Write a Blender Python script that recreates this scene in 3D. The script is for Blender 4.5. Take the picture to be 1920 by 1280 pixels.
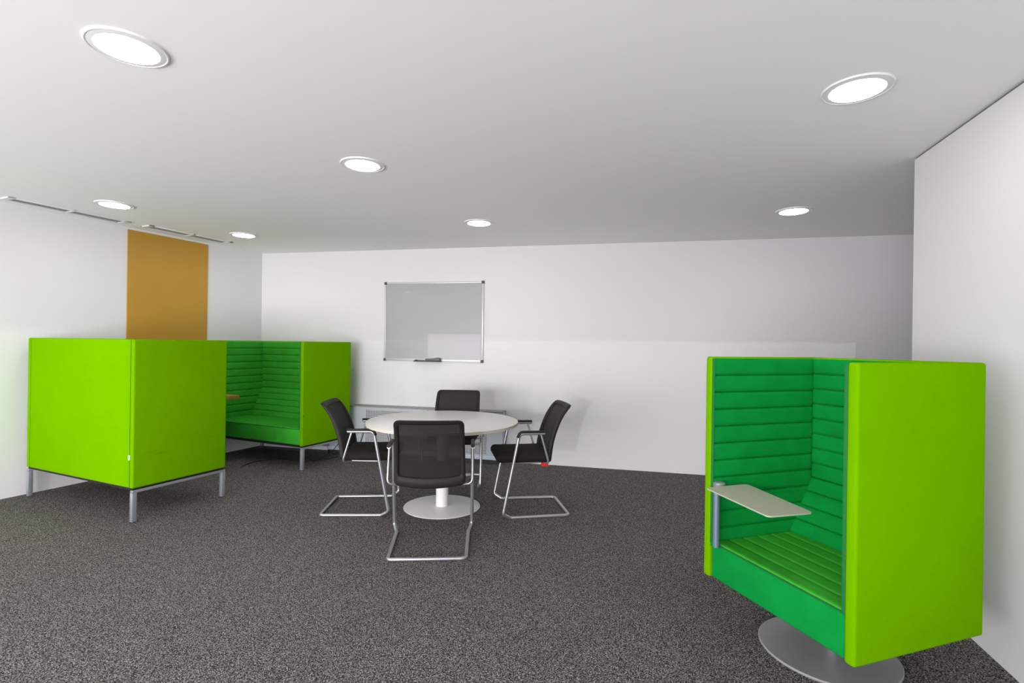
import bpy, bmesh, math, random
from mathutils import Vector, Matrix

for o in list(bpy.data.objects):
    bpy.data.objects.remove(o, do_unlink=True)
scene = bpy.context.scene
COL = scene.collection

# ------------------------------------------------------------ camera / view
FPX, ROLL, CAM_H = 960.0, 0.014, 1.40
cam_d = bpy.data.cameras.new('camera'); cam_d.sensor_width = 36.0
cam_d.lens = FPX / 1920 * 36.0; cam_d.shift_y = 5 / 1920; cam_d.clip_start = 0.02
cam = bpy.data.objects.new('camera', cam_d); COL.objects.link(cam)
cam.matrix_world = Matrix.Translation((0, 0, CAM_H)) @ Matrix.Rotation(math.pi/2, 4, 'X') @ Matrix.Rotation(ROLL, 4, 'Z')
scene.camera = cam
vs = scene.view_settings
scene.display_settings.display_device = 'sRGB'
vs.view_transform = 'Standard'; vs.look = 'None'; vs.gamma = 1.0; vs.use_curve_mapping = False
vs.exposure = -0.10

world = bpy.data.worlds.new('world'); scene.world = world; world.use_nodes = True
bg = world.node_tree.nodes['Background']; bg.inputs[0].default_value = (0.80, 0.90, 1.0, 1); bg.inputs[1].default_value = 1.0

# added fill light behind the viewer, shining in through the rear openings
def area(name, loc, rot, sx, sy, power, col=(1, 1, 1)):
    l = bpy.data.lights.new(name, 'AREA'); l.shape = 'RECTANGLE'; l.size = sx; l.size_y = sy; l.energy = power; l.color = col
    o = bpy.data.objects.new(name, l); COL.objects.link(o); o.location = loc; o.rotation_euler = rot
    return o
area('window_daylight', (-3.9, -1.95, .92), (math.pi/2, 0, 0), 6.4, 1.62, 540, (1.0, 0.958, 0.995))
# added point light: the rear openings clip it into the back wall's brightness step
yl = bpy.data.lights.new('yard_lamp', 'POINT'); yl.energy = 460; yl.shadow_soft_size = .008
yo = bpy.data.objects.new('yard_lamp', yl); COL.objects.link(yo); yo.location = (-2.25, -6.0, 1.80)
LAMP_STRENGTH = 33.0

# ------------------------------------------------------------ room dimensions
CEIL = 2.56
CORNER = Vector((-3.347, 6.831))                       # left wall meets back wall
BACK_DIR = Vector((0.97534, -0.22070))                 # along the back wall, to the right
BACK_IN = Vector((-0.22070, -0.97534))                 # from the back wall into the room
LEFT_DIR = Vector((0.3974, 0.9176))                    # along the left wall, away from the viewer
LEFT_IN = Vector((0.9176, -0.3974))                    # from left wall into room
RCORN = Vector((2.421, 3.098))                         # free end of the right wall
RIGHT_DIR = Vector((0.2642, 0.9645)); RIGHT_DIR.normalize()

# ------------------------------------------------------------ materials
def mat(name, color, rough=0.6, metal=0.0, bump=None, var=None, sheen=0.0, spec=0.5, coat=0.0):
    m = bpy.data.materials.new(name); m.use_nodes = True
    nt = m.node_tree; b = nt.nodes['Principled BSDF']
    b.inputs['Base Color'].default_value = (*color, 1); b.inputs['Roughness'].default_value = rough
    b.inputs['Metallic'].default_value = metal; b.inputs['Specular IOR Level'].default_value = spec
    if sheen: b.inputs['Sheen Weight'].default_value = sheen
    if coat: b.inputs['Coat Weight'].default_value = coat; b.inputs['Coat Roughness'].default_value = 0.025
    tc = nt.nodes.new('ShaderNodeTexCoord')
    if var:
        n = nt.nodes.new('ShaderNodeTexNoise'); n.inputs['Scale'].default_value = var[0]; n.inputs['Detail'].default_value = 3
        nt.links.new(tc.outputs['Object'], n.inputs['Vector'])
        r = nt.nodes.new('ShaderNodeMapRange'); r.inputs[1].default_value = .3; r.inputs[2].default_value = .7
        nt.links.new(n.outputs['Fac'], r.inputs[0])
        mx = nt.nodes.new('ShaderNodeMix'); mx.data_type = 'RGBA'
        k = var[1]
        mx.inputs[6].default_value = (*[c*(1-k) for c in color], 1); mx.inputs[7].default_value = (*[min(1, c*(1+k)) for c in color], 1)
        nt.links.new(r.outputs[0], mx.inputs[0]); nt.links.new(mx.outputs[2], b.inputs['Base Color'])
    if bump:
        n2 = nt.nodes.new('ShaderNodeTexNoise'); n2.inputs['Scale'].default_value = bump[0]; n2.inputs['Detail'].default_value = 2
        nt.links.new(tc.outputs['Object'], n2.inputs['Vector'])
        bp = nt.nodes.new('ShaderNodeBump'); bp.inputs['Strength'].default_value = bump[1]; bp.inputs['Distance'].default_value = bump[2]
        nt.links.new(n2.outputs['Fac'], bp.inputs['Height']); nt.links.new(bp.outputs[0], b.inputs['Normal'])
    return m

WALL = mat('white_wall_paint', (0.77, 0.77, 0.772), 0.75, bump=(60, .15, .002))
CEILM = mat('white_ceiling_paint', (0.93, 0.93, 0.93), 0.8, bump=(80, .1, .002))
LIME = mat('lime_felt', (0.146, 0.385, 0.0), 0.9, bump=(700, .25, .0008), var=(2.5, .03), spec=.0)
GREEN = mat('green_felt', (0.004, 0.255, 0.042), 0.85, bump=(700, .3, .0008), var=(9, .08), spec=.02)
GREEN_LIT = mat('leaf_green_felt', (0.048, 0.40, 0.035), 0.85, bump=(700, .3, .0008), var=(9, .08), spec=.02)  # same felt as the swivel lining, with brighter light put into its colour
DGREEN = mat('dark_green_piping', (0.004, 0.12, 0.02), 0.8)
STEEL = mat('satin_grey_metal', (0.42, 0.44, 0.47), 0.4, 0.6)
CHROME = mat('satin_chrome_tube', (0.50, 0.51, 0.53), 0.36, 0.85)
BLACKP = mat('black_plastic', (0.015, 0.013, 0.012), 0.6, spec=.3)
FABRIC = mat('black_brown_fabric', (0.017, 0.0135, 0.012), 0.9, bump=(900, .4, .0008), spec=.25)
WHITEM = mat('white_metal', (0.78, 0.78, 0.77), 0.35)
TABLETOP = mat('white_laminate', (0.74, 0.73, 0.71), 0.35, bump=(40, .03, .001))
TEDGE = mat('cream_table_edge', (0.62, 0.57, 0.48), 0.5)
ALU = mat('anodised_aluminium', (0.60, 0.60, 0.61), 0.45, 0.4)
DGREY = mat('dark_grey_plastic', (0.06, 0.06, 0.065), 0.5)
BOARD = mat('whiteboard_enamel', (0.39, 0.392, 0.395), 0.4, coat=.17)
OCHRE = mat('ochre_panel_laminate', (0.50, 0.27, 0.028), 0.55, var=(1.5, .05))
WOOD = mat('light_oak', (0.46, 0.26, 0.04), 0.5, var=(14, .15))
CONV = mat('grey_white_enamel', (0.50, 0.54, 0.58), 0.45)
CONVTOP = mat('grey_enamel_edge', (0.30, 0.30, 0.30), 0.5)
KICK = mat('dark_plinth', (0.02, 0.02, 0.022), 0.7)
GREYPL = mat('grey_metal_base', (0.42, 0.42, 0.425), 0.45, 0.5, var=(4, .06))
TRAY = mat('beige_grey_tray', (0.46, 0.46, 0.36), 0.5)
RED = mat('red_tag_plastic', (0.75, 0.01, 0.02), 0.5)
LABELW = mat('white_woven_label', (0.8, 0.85, 0.8), 0.8)
BLACKC = mat('black_cable_rubber', (0.01, 0.009, 0.009), 0.6)
PIPING = mat('mid_green_piping', (0.003, 0.16, 0.026), 0.8)
THREAD = mat('dark_lime_thread', (0.11, 0.30, 0.002), .8)
LAMPRING = mat('white_lamp_ring', (0.85, 0.85, 0.85), 0.4)
VENTS = mat('grey_vent_louvre', (0.30, 0.30, 0.31), 0.5)
VENTM = mat('white_vent_enamel', (0.78, 0.78, 0.78), 0.45)
VENTD = mat('dark_vent_duct', (0.05, 0.05, 0.05), 0.6)
SHADOWGAP = mat('dark_grey_shadow_gap', (0.16, 0.16, 0.16), 0.8)

def scuffed_lime():
    m = LIME.copy(); m.name = 'lime_felt_scuffed'
    nt = m.node_tree; b = nt.nodes['Principled BSDF']
    src = b.inputs['Base Color'].links[0].from_socket
    tc = nt.nodes.new('ShaderNodeTexCoord')
    mp = nt.nodes.new('ShaderNodeMapping'); mp.inputs['Scale'].default_value = (1, 7, 60)
    nt.links.new(tc.outputs['Object'], mp.inputs[0])
    n = nt.nodes.new('ShaderNodeTexNoise'); n.inputs['Scale'].default_value = 1.0; n.inputs['Detail'].default_value = 4
    nt.links.new(mp.outputs[0], n.inputs['Vector'])
    r = nt.nodes.new('ShaderNodeMapRange'); r.inputs[1].default_value = .5; r.inputs[2].default_value = .66
    nt.links.new(n.outputs['Fac'], r.inputs[0])
    total = None
    for (cy, cz, ry, rz, k) in ((-0.22, 0.50, .13, .030, .55), (0.21, 0.55, .07, .035, .35)):
        s = nt.nodes.new('ShaderNodeVectorMath'); s.operation = 'SUBTRACT'; s.inputs[1].default_value = (0, cy, cz)
        nt.links.new(tc.outputs['Object'], s.inputs[0])
        q = nt.nodes.new('ShaderNodeVectorMath'); q.operation = 'MULTIPLY'; q.inputs[1].default_value = (0, 1/ry, 1/rz)
        nt.links.new(s.outputs[0], q.inputs[0])
        l = nt.nodes.new('ShaderNodeVectorMath'); l.operation = 'LENGTH'; nt.links.new(q.outputs[0], l.inputs[0])
        f = nt.nodes.new('ShaderNodeMapRange'); f.inputs[1].default_value = 1.0; f.inputs[2].default_value = .3
        f.inputs[3].default_value = 0; f.inputs[4].default_value = k
        nt.links.new(l.outputs['Value'], f.inputs[0])
        if total is None: total = f.outputs[0]
        else:
            a = nt.nodes.new('ShaderNodeMath'); a.operation = 'ADD'; nt.links.new(total, a.inputs[0]); nt.links.new(f.outputs[0], a.inputs[1]); total = a.outputs[0]
    mu = nt.nodes.new('ShaderNodeMath'); mu.operation = 'MULTIPLY'; nt.links.new(total, mu.inputs[0]); nt.links.new(r.outputs[0], mu.inputs[1])
    mx = nt.nodes.new('ShaderNodeMix'); mx.data_type = 'RGBA'; mx.inputs[7].default_value = (0.08, 0.16, 0.01, 1)
    nt.links.new(mu.outputs[0], mx.inputs[0]); nt.links.new(src, mx.inputs[6]); nt.links.new(mx.outputs[2], b.inputs['Base Color'])
    return m
LIME_SCUFF = scuffed_lime()

def carpet_mat():
    m = bpy.data.materials.new('speckled_grey_carpet'); m.use_nodes = True
    nt = m.node_tree; b = nt.nodes['Principled BSDF']; b.inputs['Roughness'].default_value = .95; b.inputs['Specular IOR Level'].default_value = .1
    tc = nt.nodes.new('ShaderNodeTexCoord')
    v = nt.nodes.new('ShaderNodeTexVoronoi'); v.inputs['Scale'].default_value = 330
    nt.links.new(tc.outputs['Object'], v.inputs['Vector'])
    sp = nt.nodes.new('ShaderNodeSeparateColor'); nt.links.new(v.outputs['Color'], sp.inputs[0])
    n0 = nt.nodes.new('ShaderNodeTexNoise'); n0.inputs['Scale'].default_value = 150; n0.inputs['Detail'].default_value = 2
    nt.links.new(tc.outputs['Object'], n0.inputs['Vector'])
    n = nt.nodes.new('ShaderNodeMix'); n.data_type = 'FLOAT'; n.inputs[0].default_value = .62
    nt.links.new(sp.outputs[0], n.inputs[2]); nt.links.new(n0.outputs['Fac'], n.inputs[3])
    cr = nt.nodes.new('ShaderNodeValToRGB')
    e = cr.color_ramp.elements
    e[0].position = .30; e[0].color = (0.011, 0.0100, 0.0095, 1)
    e[1].position = .70; e[1].color = (0.44, 0.41, 0.395, 1)
    k = e.new(.50); k.color = (0.050, 0.0465, 0.045, 1)
    nt.links.new(n.outputs[0], cr.inputs[0])
    nt.links.new(cr.outputs[0], b.inputs['Base Color'])
    bp = nt.nodes.new('ShaderNodeBump'); bp.inputs['Strength'].default_value = .5; bp.inputs['Distance'].default_value = .004
    nt.links.new(n.outputs[0], bp.inputs['Height']); nt.links.new(bp.outputs[0], b.inputs['Normal'])
    return m
CARPET = carpet_mat()

def mesh_mat():
    m = bpy.data.materials.new('black_mesh_fabric'); m.use_nodes = True
    nt = m.node_tree; b = nt.nodes['Principled BSDF']
    b.inputs['Base Color'].default_value = (0.022, 0.020, 0.020, 1); b.inputs['Roughness'].default_value = .7
    b.inputs['Specular IOR Level'].default_value = .2
    t = nt.nodes.new('ShaderNodeBsdfTransparent'); mx = nt.nodes.new('ShaderNodeMixShader')
    mx.inputs[0].default_value = .17          # open share of the fine weave
    nt.links.new(b.outputs[0], mx.inputs[1]); nt.links.new(t.outputs[0], mx.inputs[2])
    nt.links.new(mx.outputs[0], nt.nodes['Material Output'].inputs[0])
    return m
MESHF = mesh_mat()

def grille_mat():
    m = bpy.data.materials.new('perforated_grille_metal'); m.use_nodes = True
    nt = m.node_tree; b = nt.nodes['Principled BSDF']; b.inputs['Roughness'].default_value = .5
    tc = nt.nodes.new('ShaderNodeTexCoord')
    sp = nt.nodes.new('ShaderNodeSeparateXYZ'); nt.links.new(tc.outputs['Object'], sp.inputs[0])
    outs = []
    for ax in (0, 2):
        mu = nt.nodes.new('ShaderNodeMath'); mu.operation = 'MULTIPLY'; mu.inputs[1].default_value = 1/0.018; nt.links.new(sp.outputs[ax], mu.inputs[0])
        fr = nt.nodes.new('ShaderNodeMath'); fr.operation = 'FRACT'; nt.links.new(mu.outputs[0], fr.inputs[0])
        su = nt.nodes.new('ShaderNodeMath'); su.operation = 'SUBTRACT'; su.inputs[1].default_value = .5; nt.links.new(fr.outputs[0], su.inputs[0])
        ab = nt.nodes.new('ShaderNodeMath'); ab.operation = 'ABSOLUTE'; nt.links.new(su.outputs[0], ab.inputs[0]); outs.append(ab)
    mxn = nt.nodes.new('ShaderNodeMath'); mxn.operation = 'MAXIMUM'; nt.links.new(outs[0].outputs[0], mxn.inputs[0]); nt.links.new(outs[1].outputs[0], mxn.inputs[1])
    lt = nt.nodes.new('ShaderNodeMath'); lt.operation = 'LESS_THAN'; lt.inputs[1].default_value = .33; nt.links.new(mxn.outputs[0], lt.inputs[0])
    c = nt.nodes.new('ShaderNodeMix'); c.data_type = 'RGBA'; c.inputs[6].default_value = (0.58, 0.60, 0.62, 1); c.inputs[7].default_value = (0.035, 0.035, 0.04, 1)
    nt.links.new(lt.outputs[0], c.inputs[0]); nt.links.new(c.outputs[2], b.inputs['Base Color'])
    return m
GRILLE = grille_mat()

def emit_mat(name, col, s):
    m = bpy.data.materials.new(name); m.use_nodes = True; nt = m.node_tree
    nt.nodes.remove(nt.nodes['Principled BSDF'])
    e = nt.nodes.new('ShaderNodeEmission'); e.inputs[0].default_value = (*col, 1); e.inputs[1].default_value = s
    nt.links.new(e.outputs[0], nt.nodes['Material Output'].inputs[0]); return m
LAMPGLOW = emit_mat('lit_lamp_diffuser', (1.0, 0.965, 0.965), LAMP_STRENGTH)

# ------------------------------------------------------------ mesh helpers
def obj(name, bm, m, parent=None, smooth=True, angle=40):
    bmesh.ops.recalc_face_normals(bm, faces=bm.faces)
    me = bpy.data.meshes.new(name); bm.to_mesh(me); bm.free()
    me.materials.append(m)
    if smooth:
        me.polygons.foreach_set('use_smooth', [True]*len(me.polygons))
        try: me.set_sharp_from_angle(angle=math.radians(angle))
        except Exception: pass
    o = bpy.data.objects.new(name, me); COL.objects.link(o)
    if parent: o.parent = parent
    return o
def tag(o, label=None, cat=None, group=None, kind=None):
    if label: o['label'] = label
    if cat: o['category'] = cat
    if group: o['group'] = group
    if kind: o['kind'] = kind
    return o
def thing(name, label, cat, loc, rz=0, group=None):
    o = bpy.data.objects.new(name, None); COL.objects.link(o); o.location = loc; o.rotation_euler = (0, 0, rz)
    o.empty_display_size = .1
    return tag(o, label, cat, group)
def dup(o, parent=None):
    c = o.copy(); COL.objects.link(c)
    if parent: c.parent = parent; c.matrix_parent_inverse = Matrix.Identity(4)
    for ch in list(o.children): dup(ch, c)
    return c
def rbox(bm, x0, x1, y0, y1, z0, z1, bev=0.0, seg=3, M=None):
    r = bmesh.ops.create_cube(bm, size=1.0)
    vs_ = r['verts']
    T = Matrix.Translation(((x0+x1)/2, (y0+y1)/2, (z0+z1)/2)) @ Matrix.Diagonal((x1-x0, y1-y0, z1-z0, 1))
    bmesh.ops.transform(bm, matrix=T, verts=vs_)
    if bev:
        es = list({e for v in vs_ for e in v.link_edges})
        g = bmesh.ops.bevel(bm, geom=es, offset=bev, segments=seg, profile=.5, affect='EDGES')
        vs_ = list({v for f in g['faces'] for v in f.verts} | {v for v in vs_ if v.is_valid})
    if M is not None: bmesh.ops.transform(bm, matrix=M, verts=[v for v in vs_ if v.is_valid])
    return bm
def box(x0, x1, y0, y1, z0, z1, bev=0.0, seg=3):
    return rbox(bmesh.new(), x0, x1, y0, y1, z0, z1, bev, seg)
def fillet(pts, rad, n=8, closed=False):
    pts = [Vector(p) for p in pts]; out = []
    N = len(pts)
    for i, p in enumerate(pts):
        r = rad[i] if isinstance(rad, (list, tuple)) else rad
        if (not closed and i in (0, N-1)) or r <= 0: out.append(p); continue
        a = (pts[i-1]-p); b = (pts[(i+1) % N]-p)
        la, lb = a.length, b.length; a.normalize(); b.normalize()
        ang = a.angle(b)
        if ang > 3.1: out.append(p); continue
        t = min(r/math.tan(ang/2), la*.48, lb*.48)
        p0, p1 = p+a*t, p+b*t
        for k in range(n+1):
            s = k/n; out.append(p0*(1-s)**2 + p*2*s*(1-s) + p1*s*s)
    return out
def tube(bm, pts, r, seg=14, closed=False):
    pts = [Vector(p) for p in pts]; N = len(pts)
    T = []
    for i in range(N):
        a = pts[(i-1) % N] if (closed or i > 0) else pts[i]; b = pts[(i+1) % N] if (closed or i < N-1) else pts[i]
        T.append((b-a).normalized())
    up = Vector((0, 0, 1)) if abs(T[0].z) < .9 else Vector((1, 0, 0))
    n = T[0].cross(up).normalized(); rings = []
    for i in range(N):
        if i > 0:
            q = T[i-1].rotation_difference(T[i]); n = (q @ n).normalized()
        b = T[i].cross(n)
        rings.append([bm.verts.new(pts[i] + (n*math.cos(2*math.pi*k/seg) + b*math.sin(2*math.pi*k/seg))*r) for k in range(seg)])
    for i in range(N if closed else N-1):
        A, B = rings[i], rings[(i+1) % N]
        for k in range(seg): bm.faces.new((A[k], A[(k+1) % seg], B[(k+1) % seg], B[k]))
    if not closed:
        bm.faces.new(rings[0][::-1]); bm.faces.new(rings[-1])
    return bm
def lathe(bm, prof, seg=96, cx=0, cy=0):
    rings = []
    for (r, z) in prof:
        if r < 1e-6: rings.append([bm.verts.new((cx, cy, z))])
        else: rings.append([bm.verts.new((cx+r*math.cos(2*math.pi*k/seg), cy+r*math.sin(2*math.pi*k/seg), z)) for k in range(seg)])
    for A, B in zip(rings, rings[1:]):
        for k in range(seg):
            k2 = (k+1) % seg
            if len(A) == 1 and len(B) == 1: continue
            if len(A) == 1: bm.faces.new((A[0], B[k2], B[k]))
            elif len(B) == 1: bm.faces.new((A[k], A[k2], B[0]))
            else: bm.faces.new((A[k], A[k2], B[k2], B[k]))
    return bm
def prism(pts, z0, z1, bev=0):
    bm = bmesh.new()
    a = [bm.verts.new((p[0], p[1], z0)) for p in pts]; b = [bm.verts.new((p[0], p[1], z1)) for p in pts]
    n = len(pts)
    for i in range(n): bm.faces.new((a[i], a[(i+1) % n], b[(i+1) % n], b[i]))
    bm.faces.new(a[::-1]); bm.faces.new(b)
    if bev: bmesh.ops.bevel(bm, geom=list(bm.edges), offset=bev, segments=2, profile=.5, affect='EDGES')
    return bm
def channel_sheet(path, segs, t, bulge, x0, x1, nsub=10, groove=.008, endr=.010):
    """upholstery with stitched channels: path = 2D points (y,z) of the base line, segs = channel counts per leg;
    the pad stands t + bulge off the base line on its left-hand side and runs from x0 to x1"""
    outer, base = [], []
    for (p, q), n in zip(zip(path, path[1:]), segs):
        p, q = Vector(p), Vector(q); d = (q-p); L = d.length; d.normalize(); nr = Vector((-d.y, d.x))
        for c in range(n):
            for k in range(nsub+1):
                s = k/nsub; s2 = .5-.5*math.cos(math.pi*s)
                w = 1-abs(2*s2-1)**6
                outer.append(p + d*(L*(c+s2)/n) + nr*(t + bulge*w - groove*(1-w)**3)); base.append(p + d*(L*(c+s2)/n))
    bm = bmesh.new(); cols = []
    xs = [x0, x0+endr*.3, x0+endr, x0+2.5*endr, x1-2.5*endr, x1-endr, x1-endr*.3, x1]
    dr = [.55, .8, .95, 1, 1, .95, .8, .55]
    for x, k in zip(xs, dr):
        cols.append([bm.verts.new((x, b.x+(o.x-b.x)*k, b.y+(o.y-b.y)*k)) for o, b in zip(outer, base)])
    for A, B in zip(cols, cols[1:]):
        for i in range(len(A)-1): bm.faces.new((A[i], A[i+1], B[i+1], B[i]))
    L_ = [bm.verts.new((x0, b.x, b.y)) for b in base]; R_ = [bm.verts.new((x1, b.x, b.y)) for b in base]
    for i in range(len(L_)-1):
        bm.faces.new((L_[i], L_[i+1], cols[0][i+1], cols[0][i])); bm.faces.new((cols[-1][i], cols[-1][i+1], R_[i+1], R_[i]))
        bm.faces.new((R_[i], R_[i+1], L_[i+1], L_[i]))
    for j in (0, -1):
        bm.faces.new([L_[j]] + [c[j] for c in cols] + [R_[j]])
    bmesh.ops.remove_doubles(bm, verts=bm.verts, dist=1e-6)
    return bm
def xform(bm, M):
    bmesh.ops.transform(bm, matrix=M, verts=bm.verts); return bm

# ------------------------------------------------------------ room shell
def struct(name, bm, m, smooth=False):
    o = obj(name, bm, m, None, smooth); o['kind'] = 'structure'; return o
LW0 = CORNER - LEFT_DIR*11.6
BK1 = CORNER + BACK_DIR*9.6
REAR = -1.5
floor_pts = [(-9, -2.2), (7, -2.2), (7, 8), (-9, 8)]
struct('floor', prism(floor_pts, -.12, 0), CARPET)
struct('ceiling', prism(floor_pts, CEIL, CEIL+.15), CEILM)
def slab(p, q, out, th, z0=0, z1=CEIL):
    o = Vector(out)*th
    return prism([tuple(p), tuple(q), tuple(q+o), tuple(p+o)], z0, z1)
struct('wall_left', slab(LW0, CORNER+LEFT_DIR*.2, -LEFT_IN, .2), WALL)
struct('wall_back', slab(CORNER-BACK_DIR*.0, BK1, -BACK_IN, .2), WALL)
rn = Vector((RIGHT_DIR.y, -RIGHT_DIR.x))
r0 = RCORN - RIGHT_DIR*7.0
struct('wall_right', prism([tuple(r0), tuple(RCORN), tuple(RCORN+rn*3.2), tuple(r0+rn*3.2)], 0, CEIL-.012), WALL)
struct('trim_1', prism([tuple(r0+rn*.006), tuple(RCORN+rn*.006-RIGHT_DIR*.006), tuple(RCORN+rn*.05), tuple(r0+rn*.05)], CEIL-.012, CEIL), SHADOWGAP)
struct('wall_alcove', slab(Vector((5.4, 2.5)), Vector((5.4, 6.0)), (1, 0), .2), WALL)
# unseen rear wall; its three openings are added and sized to shape the light
bm = bmesh.new()
WX = [(-6.6, -4.6), (-4.5, -2.5), (-2.4, 0.15)]
xs = [-8.6] + [v for w in WX for v in w] + [3.2]
for i in range(0, len(xs), 2): rbox(bm, xs[i], xs[i+1], REAR-.2, REAR, 0, CEIL)
for a, b in WX:
    rbox(bm, a, b, REAR-.2, REAR, 0, .10); rbox(bm, a, b, REAR-.2, REAR, 1.672, CEIL)
struct('wall_rear', bm, WALL)
for i, (a, b) in enumerate(WX):
    bm = bmesh.new()
    for x in (a+.03, b-.03): rbox(bm, x-.03, x+.03, REAR-.13, REAR-.07, .10, 1.672)
    for z in (.13,): rbox(bm, a, b, REAR-.13, REAR-.07, z-.03, z+.03)
    struct('window_%d' % (i+1), bm, ALU)

# ------------------------------------------------------------ ceiling lamps
def make_lamp():
    t = thing('recessed_ceiling_lamp', '', 'ceiling lamp', (0, 0, CEIL))
    obj('trim_ring', lathe(bmesh.new(), [(.1075, -.0095), (.112, -.0098), (.131, -.0062), (.1335, -.0085), (.1375, -.0080), (.1395, -.005), (.140, 0.0)], 96), LAMPRING, t)
    obj('diffuser', lathe(bmesh.new(), [(0, -.0135), (.06, -.0132), (.095, -.0122), (.1065, -.0108), (.108, -.0096)], 72), LAMPGLOW, t)
    return t
LG = 'round recessed ceiling lamps'
lamps = [((-1.549, 2.040), 'large-looking round recessed lamp nearest the upper left corner of the photo'),
         ((1.523, 2.284), 'round recessed lamp in the ceiling closest to the right white wall'),
         ((-0.992, 3.343), 'round recessed lamp above and in front of the round table, left of centre'),
         ((-3.454, 4.428), 'round recessed lamp beside the long ceiling vent above the near lime booth'),
         ((-2.965, 5.628), 'round recessed lamp near the back left ceiling corner, beside the second vent'),
         ((-0.333, 4.905), 'round recessed lamp straight above the top right corner of the whiteboard'),
         ((2.365, 4.328), 'round recessed lamp near the back wall at the far right, before the alcove')]
L0 = make_lamp()
for i, ((x, y), lb) in enumerate(lamps):
    o = L0 if i == 0 else dup(L0)
    o.location = (x, y, CEIL); tag(o, lb, None, LG)
for (x, y) in ((-2.15, .55), (.95, .75), (-4.55, 2.0), (-5.2, .5)):
    o = dup(L0); o.location = (x, y, CEIL); tag(o, 'round recessed lamp in the ceiling behind the viewer', None, 'ceiling lamps behind the viewer')

# ------------------------------------------------------------ ceiling air vents
def wall_frame(p, along, inward, z=0):     # local x along the wall, local y into the room
    a = Vector(along); i = Vector(inward)
    M = Matrix(((a.x, i.x, 0, p[0]), (a.y, i.y, 0, p[1]), (0, 0, 1, z), (0, 0, 0, 1)))
    return M
def place(o, p, rz, z=0): o.location = (p[0], p[1], z); o.rotation_euler = (0, 0, rz)
VRZ = math.atan2(LEFT_DIR.y, LEFT_DIR.x)
def make_vent():
    t = thing('ceiling_air_vent', '', 'air vent', (0, 0, CEIL))
    L, W = .94, .155
    bm = bmesh.new()
    rbox(bm, -L/2, L/2, -W/2, -W/2+.022, -.012, 0, .002, 1); rbox(bm, -L/2, L/2, W/2-.022, W/2, -.012, 0, .002, 1)
    rbox(bm, -L/2, -L/2+.05, -W/2, W/2, -.012, 0, .002, 1); rbox(bm, L/2-.05, L/2, -W/2, W/2, -.012, 0, .002, 1)
    rbox(bm, -.012, .012, -W/2, W/2, -.0115, 0, .002, 1)
    obj('frame', bm, VENTM, t)
    bm = bmesh.new()
    for k in range(4):
        y = -W/2+.034 + k*.029
        for a, b in ((-L/2+.05, -.012), (.012, L/2-.05)):
            rbox(bm, a, b, y-.0008, y+.0008, -.007, -.0005, 0, 1, Matrix.Translation((0, y, -.004)) @ Matrix.Rotation(.6, 4, 'X') @ Matrix.Translation((0, -y, .004)))
    obj('slats', bm, VENTS, t)
    obj('dark_duct', box(-L/2+.01, L/2-.01, -W/2+.01, W/2-.01, -.0015, 0), VENTD, t, False)
    return t
v0 = make_vent(); place(v0, (-4.045, 4.675), VRZ, CEIL)
tag(v0, 'long white slotted air vent at the far left of the ceiling', None, 'slotted ceiling vents')
v1 = dup(v0); place(v1, (-3.575, 5.66), VRZ, CEIL); tag(v1, 'slotted ceiling air vent directly above the ochre panel', None, 'slotted ceiling vents')

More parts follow.
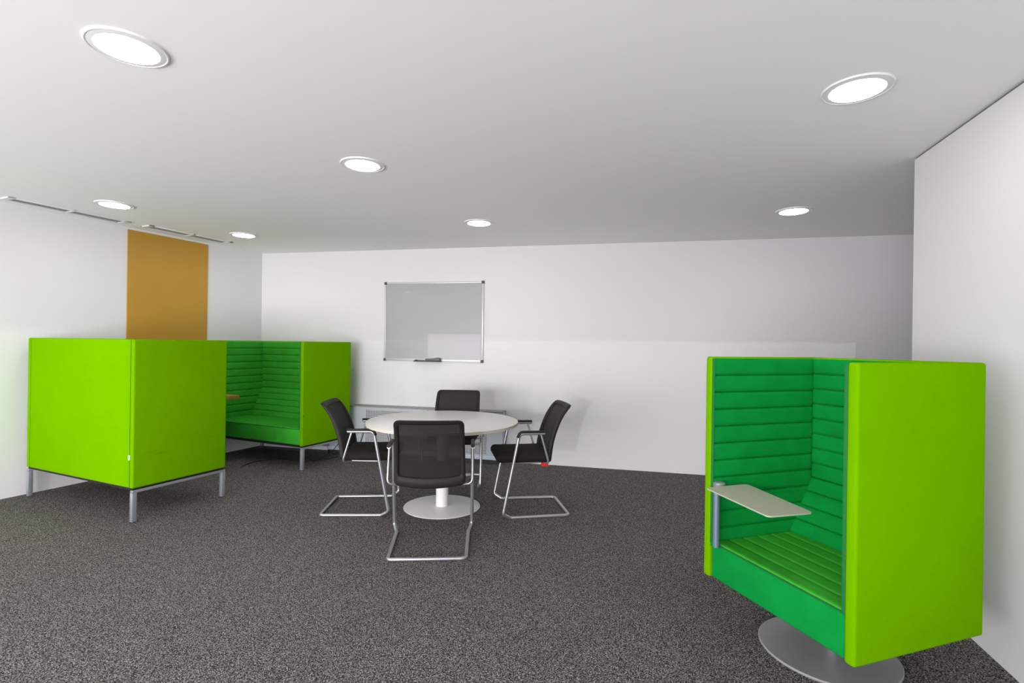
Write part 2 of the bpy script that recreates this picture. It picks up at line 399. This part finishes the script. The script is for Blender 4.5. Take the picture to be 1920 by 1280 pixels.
# ------------------------------------------------------------ booths
def shell_parts(t, W, D, z0, z1, lime_side_r=LIME, th=.045):
    """U-shaped shell: local x = width, local y = facing, back at -D/2"""
    b = .012
    obj('back_panel', box(-W/2+th, W/2-th, -D/2, -D/2+th, z0, z1, b, 4), LIME, t)
    obj('side_panel', box(-W/2, -W/2+th, -D/2, D/2, z0, z1, b, 4), LIME, t)
    obj('side_panel', box(W/2-th, W/2, -D/2, D/2, z0, z1, b, 4), lime_side_r, t)
def inner_parts(t, W, D, z0, z1, seat_z, slant_z, slant_run, G, GS, th=.045, seat_ch=6, recess=.02, seatgreen=None):
    zi = z1-.008
    yb = -D/2+th
    ch = .082
    pad = .007; bul = .005
    # side pads: run along y, bulge towards the middle; built with x as width then rotated
    n = max(1, round((zi-seat_z)/ch))
    y0, y1 = yb+.002, D/2-.006
    for s in (-1, 1):
        # sheet path in (y,z)->here local plane (depth, z), width coordinate = y
        bm = channel_sheet([(0, seat_z-.03), (0, zi)], [n], pad, bul, y0, y1)
        # channel_sheet bulges to -depth for an upward path; map width->y, depth->x
        if s == 1: M = Matrix(((0, 1, 0, W/2-th), (1, 0, 0, 0), (0, 0, 1, 0), (0, 0, 0, 1)))
        else: M = Matrix(((0, -1, 0, -W/2+th), (1, 0, 0, 0), (0, 0, 1, 0), (0, 0, 0, 1)))
        sp_ = obj('side_padding', xform(bm, M), G, t)
        xa = s*(W/2-th-pad-bul-.0025); xb = s*(W/2-th+.002)
        obj('edge_piping', box(min(xa, xb), max(xa, xb), y1-.006, y1+.002, seat_z-.014, zi, .003, 2), PIPING, sp_)
    xw = W/2-th-pad+.002
    n1 = max(1, round((zi-slant_z)/ch)); n2 = max(1, round(math.hypot(slant_z-seat_z, slant_run)/ch))
    bm = channel_sheet([(yb, zi), (yb, slant_z), (yb+slant_run, seat_z-.01)], [n1, n2], pad, bul, -xw, xw)
    obj('backrest', bm, G, t)
    # seat block: rounded box + channelled top
    yf = D/2-recess
    sx = W/2-th-.002
    s = obj('seat', box(-sx, sx, yb+.01, yf, z0+.004, seat_z-.012, .010, 3), GS, t)
    bm = channel_sheet([(yb+slant_run-.03, seat_z-.022), (yf-.006, seat_z-.022)], [seat_ch], .017, .003, -xw, xw, groove=.004)
    xform(bm, Matrix.Identity(4))
    obj('seat_cushion', bm, GS if seatgreen is None else seatgreen, t)
    pip = obj('piping', tube(bmesh.new(), [(-sx+.004, yf-.002, seat_z-.012), (0, yf-.002, seat_z-.012), (sx-.004, yf-.002, seat_z-.012)], .0035, 8), DGREEN, s)
    return s
SOFA_TOP, SOFA_BOT = 1.397, .26
def make_sofa(W, D, label, side_mat):
    t = thing('booth_sofa', label, 'booth sofa', (0, 0, 0), 0, 'high-backed lime green booth sofas with legs')
    shell_parts(t, W, D, SOFA_BOT, SOFA_TOP, side_mat)
    inner_parts(t, W, D, SOFA_BOT, SOFA_TOP, .45, .79, .17, GREEN_LIT, GREEN_LIT)
    ls = .034
    bm = bmesh.new()
    zr0, zr1 = .225, .245
    rbox(bm, -W/2+.002, -W/2+ls, -D/2+.002, D/2-.002, zr0, zr1, .002, 1); rbox(bm, W/2-ls, W/2-.002, -D/2+.002, D/2-.002, zr0, zr1, .002, 1)
    rbox(bm, -W/2+ls, W/2-ls, -D/2+.05, -D/2+.08, zr0, zr1, .002, 1); rbox(bm, -W/2+ls, W/2-ls, D/2-.10, D/2-.07, zr0, zr1, .002, 1)
    obj('frame_rail', bm, STEEL, t)
    obj('spacer', box(-W/2+.012, W/2-.012, -D/2+.012, D/2-.012, .245, .261), BLACKP, t, False)
    for sx in (-1, 1):
        for sy in (-1, 1):
            x, y = sx*(W/2-ls/2-.001), sy*(D/2-ls/2-.001)
            lg = obj('leg', box(x-ls/2, x+ls/2, y-ls/2, y+ls/2, .004, .2245, .003, 2), STEEL, t)
            obj('foot_pad', box(x-ls/2+.004, x+ls/2-.004, y-ls/2+.004, y+ls/2-.004, 0, .004), BLACKP, lg, False)
    return t
SRZ = -math.atan2(.408, .913)
near = make_sofa(1.53, .772, 'lime green booth sofa on the left, its closed back turned to the viewer', LIME_SCUFF)
near.location = (-3.406, 4.549, 0); near.rotation_euler.z = SRZ
# the rear cover seam and the sewn-in label on the near sofa
Wn, Dn = 1.53, .772
for x in (-Wn/2+.045, Wn/2-.045):
    bm = tube(bmesh.new(), [(x, -Dn/2+.0015, SOFA_BOT+.01), (x, -Dn/2+.0015, 1.0), (x, -Dn/2+.0015, SOFA_TOP-.008)], .0022, 8)
    obj('cover_seam', bm, THREAD, near)
tg = obj('sewn_label', box(Wn/2-.055, Wn/2-.036, -Dn/2-.0035, -Dn/2+.002, .475, .512, .001, 1), LABELW, near)
tag(tg, 'tiny white label sewn into the seam')
obj('label_mark', box(Wn/2-.0485, Wn/2-.0425, -Dn/2-.0045, -Dn/2-.003, .480, .507), DGREEN, tg, False)
far = make_sofa(1.49, .74, 'lime green booth sofa by the back wall, its ribbed green inside open to view', LIME)
far.location = (-2.25-.913*.745+.408*.37, 5.53+.408*.745+.913*.37, 0); far.rotation_euler.z = SRZ + math.pi
obj('zip_pull', box(-1.49/2-.001, -1.49/2+.004, .74/2-.012, .74/2-.006, .585, .593), BLACKP, far, False)

# swivel alcove chair
SW, SD, SZ0, SZ1 = .824, .727, .225, 1.350
sw = thing('swivel_booth_chair', 'high-sided lime green swivel chair with ribbed dark green inside, on a round foot', 'booth chair', (1.484, 2.384, 0), math.radians(108.7))
shell_parts(sw, SW, SD, SZ0, SZ1)
inner_parts(sw, SW, SD, SZ0, SZ1, .415, .69, .155, GREEN, GREEN, seatgreen=GREEN_LIT, recess=.012)
obj('base_plate', lathe(bmesh.new(), [(0, 0), (.280, 0), (.286, .003), (.287, .009), (.283, .013), (.06, .016), (0, .016)], 128), GREYPL, sw).location = (-.008, .008, 0)
obj('column', lathe(bmesh.new(), [(0, .0155), (.028, .0155), (.028, .2), (.10, .215), (.10, .226), (0, .226)], 48, 0, -.035), STEEL, sw)
# writing tray on its post (moves with the chair)
Msw = Matrix.Translation(sw.location) @ Matrix.Rotation(math.radians(108.7), 4, 'Z')
inv = Msw.inverted()
def swl(x, y, z=0): return inv @ Vector((x, y, z))
pp = swl(1.036, 2.565)
obj('tray_post', lathe(bmesh.new(), [(0, .40), (.0165, .40), (.0165, .688), (0, .688)], 32, pp.x, pp.y), mat('blue_grey_metal', (.16, .22, .28), .45, .4), sw)
corners = [swl(*c) for c in ((.965, 2.525), (1.205, 2.605), (1.285, 2.165), (1.066, 2.108))]
pl = fillet([(c.x, c.y, 0) for c in corners], .022, 6, True)
tr = obj('writing_tray', prism([(p.x, p.y) for p in pl], .700, .706), TRAY, sw, False)
tag(tr, 'beige grey writing tray')
cp = swl(1.062, 2.600)
obj('pivot_cap', lathe(bmesh.new(), [(0, .688), (.028, .688), (.03, .692), (.03, .712), (.024, .716), (0, .716)], 32, cp.x, cp.y), STEEL, tr)

# ochre panel on the left wall, and the little oak table fixed to it
def along_left(p, z): return p
pc = Vector((-3.842, 5.723))        # centre of the panel on the wall line
foot = LW0 + LEFT_DIR*((pc-LW0).dot(LEFT_DIR))
ptop, pbot = 2.535, .62
pan = obj('ochre_wall_panel', box(-.442, .442, -.010, 0, 0, ptop-pbot, .002, 1), OCHRE)
place(pan, foot, VRZ, pbot)
tag(pan, 'tall flat ochre yellow panel on the left wall between the booth sofas', 'wall panel')
tb = thing('booth_table', 'small light oak table top just showing between the two booth sofas', 'table', (foot.x, foot.y, 0), VRZ)
obj('tabletop', box(-.40, .455, -.56, -.0105, .724, .768, .004, 2), WOOD, tb)
obj('leg', box(-.05, .05, -.36, -.28, .008, .724, .004, 1), STEEL, tb)
obj('foot_plate', box(-.17, .17, -.47, -.17, 0, .008, .002, 1), STEEL, tb)

# ------------------------------------------------------------ round table
rt = thing('round_table', 'round white meeting table on a white column, four chairs around it', 'table', (-.58, 4.385, 0))
R = .64
obj('tabletop', lathe(bmesh.new(), [(0, .715), (R-.004, .715), (R-.0005, .7165), (R-.0005, .7385), (R-.003, .7405), (0, .7405)], 160), TABLETOP, rt)
obj('edge_band', lathe(bmesh.new(), [(R-.001, .716), (R+.0008, .7165), (R+.0008, .7385), (R-.001, .739)], 160), TEDGE, rt)
obj('column', lathe(bmesh.new(), [(0, .012), (.053, .012), (.053, .70), (.16, .705), (.16, .7149), (0, .7149)], 64), WHITEM, rt)
obj('base_plate', lathe(bmesh.new(), [(0, 0), (.318, 0), (.325, .004), (.325, .008), (.31, .012), (0, .0135)], 128), WHITEM, rt)

# ------------------------------------------------------------ cantilever chairs
def lerp_tab(tab, z):
    for (z0, y0), (z1, y1) in zip(tab, tab[1:]):
        if z <= z1:
            s = (z-z0)/(z1-z0); s = max(0, s); return y0+(y1-y0)*s
    return tab[-1][1]
BT = [(.42, -.374), (.50, -.380), (.56, -.388), (.62, -.400), (.68, -.418), (.74, -.440), (.80, -.468), (.85, -.500), (.905, -.548)]
def back_y(x, z):
    # smooth interpolation of the profile plus lateral concavity
    y = sum(lerp_tab(BT, z+d) for d in (-.02, -.01, 0, .01, .02))/5
    return y + .022*(x/.235)**2
def rrect(w0, w1, z0, z1, r, n=10, m=10, sag=0.0):
    """rounded rectangle outline; w0 half width bottom, w1 half width top"""
    pts = fillet([(-w0, z0, 0), (w0, z0, 0), (w1, z1, 0), (-w1, z1, 0)], r, n, True)
    out = []
    for i, p in enumerate(pts):
        q = pts[(i+1) % len(pts)]
        k = m if (q-p).length > .1 else 1
        for j in range(k): out.append(p.lerp(q, j/k))
    res = []
    for p in out:
        f = (p.y-z0)/(z1-z0)
        res.append((p.x, p.y - sag*(1-f)*(1-(p.x/w0)**2)))
    return res
def make_chair():
    t = thing('cantilever_chair', '', 'chair', (0, 0, 0))
    rT = .0125
    # one bent steel tube: arms, legs, runners
    zf = rT+.001
    path = [(-.285, -.302, .688), (-.285, -.095, .688), (-.285, -.01, .075), (-.262, -.018, zf), (-.250, -.52, zf)]
    half = path
    full = half + [(-x, y, z) for (x, y, z) in half[::-1]]
    rad = [0, .045, .03, .02, .035, .035, .02, .03, .045, 0]
    # front foot: leg comes down, then turns into the runner slightly inwards
    full[2] = (-.287, .028, .050); full[7] = (.287, .028, .050)
    full[3] = (-.262, -.035, zf); full[6] = (.262, -.035, zf)
    obj('tube_frame', tube(bmesh.new(), fillet(full, rad, 8), rT, 16), CHROME, t)
    # rear brace: from the arms down and under the seat
    br = [(-.285, -.270, .680), (-.285, -.338, .447), (-.19, -.30, .432), (.19, -.30, .432), (.285, -.338, .447), (.285, -.270, .680)]
    obj('rear_brace', tube(bmesh.new(), fillet(br, [0, .04, .04, .04, .04, 0], 8), .0085, 14), CHROME, t)
    # front cross tube and side rails under the seat
    bm = bmesh.new()
    tube(bm, fillet([(-.278, -.047, .43), (-.2, -.06, .425), (.2, -.06, .425), (.278, -.047, .43)], .03, 5), .008, 12)
    for x in (-.17, .17): tube(bm, [(x, -.06, .427), (x, -.2, .429), (x, -.300, .432)], .007, 10)
    obj('seat_rail', bm, CHROME, t)
    for s in (-1, 1):
        p = fillet([(s*.285, -.307, .698), (s*.285, -.101, .698), (s*.285, -.083, .655)], [0, .042, 0], 8)
        bm = tube(bmesh.new(), p, .0137, 14)
        obj('armrest', bm, BLACKP, t)
    bm = box(-.232, .232, -.368, .080, .440, .512, .0355, 8)
    for v in bm.verts:
        f = max(0, (v.co.y+.10)/.19); v.co.x *= 1-.06*f*f*f
    for v in bm.verts:      # soft waterfall front and slight crown
        f = max(0, (v.co.y-.0)/.105)
        v.co.z -= .003*f*f
        if v.co.z > .47: v.co.z += .006*(1-(v.co.x/.232)**2)
    obj('seat', bm, FABRIC, t)
    obj('seat_pan', box(-.16, .16, -.30, .03, .4335, .442, .004, 1), BLACKP, t)
    # backrest frame
    outer = rrect(.242, .226, .446, .905, .042, sag=.022); inner = rrect(.209, .196, .512, .874, .018, sag=.016)
    N = len(outer); bm = bmesh.new()
    inner = inner if len(inner) == N else inner
    def P(x, z, dy): return (x, back_y(x, z)+dy, z)
    prof = []   # (blend outer->inner, dy)
    for b, dy in ((.0, 0.0), (.03, .010), (.12, .0155), (.5, .017), (.88, .0155), (.97, .012), (1, .004), (1, -.006), (.9, -.013), (.5, -.016), (.10, -.014), (.02, -.008)): prof.append((b, dy))
    rings = []
    for i in range(N):
        (xo, zo), (xi, zi) = outer[i], inner[i]
        rings.append([bm.verts.new(P(xo+(xi-xo)*b, zo+(zi-zo)*b, dy)) for b, dy in prof])
    K = len(prof)
    for i in range(N):
        A, B = rings[i], rings[(i+1) % N]
        for k in range(K): bm.faces.new((A[k], A[(k+1) % K], B[(k+1) % K], B[k]))
    obj('backrest_frame', bm, BLACKP, t, True, 60)
    # mesh panel: concentric loops, two skins
    bm = bmesh.new(); zc = .70
    for dy in (.006,):
        prev = None
        for f in (1.01, .75, .5, .25, .0001):
            ring = [bm.verts.new(P(x*f, zc+(z-zc)*f, dy)) for x, z in inner]
            if prev:
                for i in range(N): bm.faces.new((prev[i], prev[(i+1) % N], ring[(i+1) % N], ring[i]))
            prev = ring
    g = bmesh.ops.extrude_face_region(bm, geom=list(bm.faces))
    for v in [e for e in g['geom'] if isinstance(e, bmesh.types.BMVert)]: v.co.y -= .0025
    bmesh.ops.remove_doubles(bm, verts=bm.verts, dist=1e-5)
    obj('backrest_mesh', bm, MESHF, t)
    # brackets joining the backrest and the brace
    for s in (-1, 1):
        bm = tube(bmesh.new(), fillet([(s*.18, -.302, .434), (s*.18, -.350, .442), (s*.18, -.372, .480)], .02, 5), .007, 10)
        obj('back_bracket', bm, BLACKP, t)
    return t
CG = 'black cantilever chairs around the round table'
spots = [((-.568, 3.805), 94.5, 'black mesh-backed cantilever chair with its back to the viewer, in front of the round table'),
         ((-1.017, 4.375), 4.0, 'black cantilever chair at the left side of the round table, beside the lime sofa'),
         ((-.068, 4.342), 189.0, 'black cantilever chair on the right of the round table, small red tag beneath its seat'),
         ((-.57, 4.915), 268.5, 'black cantilever chair behind the round table, only its mesh back standing above it')]
c0 = make_chair()
for i, ((x, y), a, lb) in enumerate(spots):
    o = c0 if i == 0 else dup(c0)
    o.location = (x, y, 0); o.rotation_euler = (0, 0, math.radians(a-90)); tag(o, lb, None, CG)
    if i == 2:
        tag(obj('seat_tag', box(-.240, -.205, -.345, -.290, .414, .4405, .002, 1), RED, o), 'small red tag')

# ------------------------------------------------------------ whiteboard
def back_obj(o, s, off=0, z=0):
    p = CORNER + BACK_DIR*s + BACK_IN*off
    place(o, p, math.atan2(BACK_DIR.y, BACK_DIR.x), z)
s0 = (Vector((-1.5994, 6.4355))-CORNER).dot(BACK_DIR); s1 = (Vector((-.343, 6.151))-CORNER).dot(BACK_DIR)
WB = thing('whiteboard', 'wall-mounted whiteboard with a thin aluminium frame and dark corner caps', 'whiteboard', (0, 0, 0))
back_obj(WB, (s0+s1)/2, 0, 0)
hw = (s1-s0)/2; wz0, wz1 = 1.176, 2.150
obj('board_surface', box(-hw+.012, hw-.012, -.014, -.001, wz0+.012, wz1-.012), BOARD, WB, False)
bm = bmesh.new(); fw = .020
rbox(bm, -hw, hw, -.022, -.001, wz1-fw, wz1, .003, 2); rbox(bm, -hw, hw, -.022, -.001, wz0, wz0+fw+.008, .003, 2)
rbox(bm, -hw, -hw+fw, -.0218, -.001, wz0, wz1, .003, 2); rbox(bm, hw-fw, hw, -.0218, -.001, wz0, wz1, .003, 2)
obj('frame', bm, ALU, WB)
for sx in (-1, 1):
    for z, sz in ((wz0, -1), (wz1, 1)):
        cx = sx*(hw-.012); cz = z-sz*.012
        bm = rbox(bmesh.new(), cx-.017, cx+.017, -.026, -.0005, cz-.017, cz+.017, .006, 3)
        obj('corner_cap', bm, DGREY, WB)
bs = WB.location
tl = (Vector((-1.186, 6.342))-CORNER).dot(BACK_DIR)-(s0+s1)/2; tr_ = (Vector((-.852, 6.2665))-CORNER).dot(BACK_DIR)-(s0+s1)/2
bm = bmesh.new()
rbox(bm, tl, tr_, -.085, -.002, wz0-.006, wz0-.001, .0015, 1); rbox(bm, tl, tr_, -.087, -.083, wz0-.006, wz0+.006, .001, 1)
obj('pen_tray', bm, DGREY, WB)
er = thing('whiteboard_eraser', 'dark grey rounded eraser lying on the whiteboard tray', 'eraser', (0, 0, 0)); er.location = WB.location; er.rotation_euler = WB.rotation_euler
ex0 = tr_-.195
bm = bmesh.new()
prof = [(0, .0), (.19, .0), (.19, .016), (.182, .030), (.165, .037), (.14, .037), (.10, .030), (.06, .026), (.01, .024), (0, .016)]
a = [bm.verts.new((ex0+x, -.072, wz0-.001+.009+z)) for x, z in prof]; b = [bm.verts.new((ex0+x, -.026, wz0-.001+.009+z)) for x, z in prof]
n = len(prof)
for i in range(n): bm.faces.new((a[i], a[(i+1) % n], b[(i+1) % n], b[i]))
bm.faces.new(a[::-1]); bm.faces.new(b)
bmesh.ops.bevel(bm, geom=list(bm.edges), offset=.003, segments=2, profile=.5, affect='EDGES')
obj('grip', bm, mat('mid_grey_plastic', (.12, .12, .12), .5), er)
obj('felt_pad', box(ex0+.002, ex0+.188, -.071, -.027, wz0-.001, wz0+.008), BLACKP, er, False)
mk = thing('whiteboard_marker', 'black marker pen lying at the left end of the whiteboard tray', 'marker pen', (0, 0, 0)); mk.location = WB.location; mk.rotation_euler = WB.rotation_euler
my, mz = -.05, wz0-.001+.0085
obj('barrel', tube(bmesh.new(), [(tl+.045, my, mz), (tl+.10, my, mz), (tl+.125, my, mz)], .0085, 16), mat('grey_pen_barrel', (.15, .15, .15), .4), mk)
obj('cap', tube(bmesh.new(), [(tl+.004, my, mz), (tl+.02, my, mz), (tl+.0449, my, mz)], .0092, 16), BLACKP, mk)

# ------------------------------------------------------------ convector heater under the whiteboard
cs0 = (Vector((-2.25, 6.583))-CORNER).dot(BACK_DIR); cs1 = (Vector((-.06, 6.087))-CORNER).dot(BACK_DIR)
cv = thing('convector_heater', 'long low grey-white wall heater with perforated front grilles behind the round table', 'heater', (0, 0, 0))
back_obj(cv, cs0, 0, 0)
CLn = cs1-cs0; CDp = .15
obj('casing', box(0, CLn, -CDp, -.001, .045, .600, .004, 2), CONV, cv)
obj('top_cover', box(-.004, CLn+.004, -CDp-.008, -.001, .600, .612, .003, 1), CONVTOP, cv)
obj('ledge', box(0, CLn-.02, -CDp-.02, -CDp, .05, .098, .004, 2), mat('pale_blue_enamel', (.50, .57, .66), .5), cv)
obj('plinth', box(0.0, CLn-.03, -CDp+.01, -.001, 0, .045), KICK, cv, False)
gx = [(.50, 1.24), (1.27, CLn-.19)]
for a_, b_ in gx:
    obj('grille', box(a_, b_, -CDp-.004, -CDp+.001, .105, .565, .001, 1), GRILLE, cv, False)
# low service duct that continues behind the far sofa
dc = obj('skirting_duct', box(0, .90, -.15, -.001, .035, .085, .003, 1), CONV)
back_obj(dc, cs0-.92, 0, 0); tag(dc, 'low pale duct along the foot of the back wall beneath the far sofa', 'duct')
kp = obj('plinth', box(0, .90, -.14, -.001, 0, .035), KICK, dc, False)

# ------------------------------------------------------------ cables on the carpet
def cable(pts, label, r=.004):
    c = obj('power_cable', tube(bmesh.new(), fillet(pts, .12, 8), r, 8), BLACKC)
    return tag(c, label, 'cable')
cable([(-2.96, 5.62, .005), (-2.975, 5.78, .005), (-2.93, 5.95, .005), (-2.70, 6.01, .005), (-2.45, 5.96, .005), (-2.22, 6.02, .005), (-2.10, 6.22, .005)], 'thin black cable curling over the carpet below the far sofa')
cable([(-2.30, 6.05, .005), (-2.26, 6.12, .006), (-2.17, 6.25, .07), (-2.08, 6.33, .20)], 'short black cable rising from the floor behind the far sofa leg')
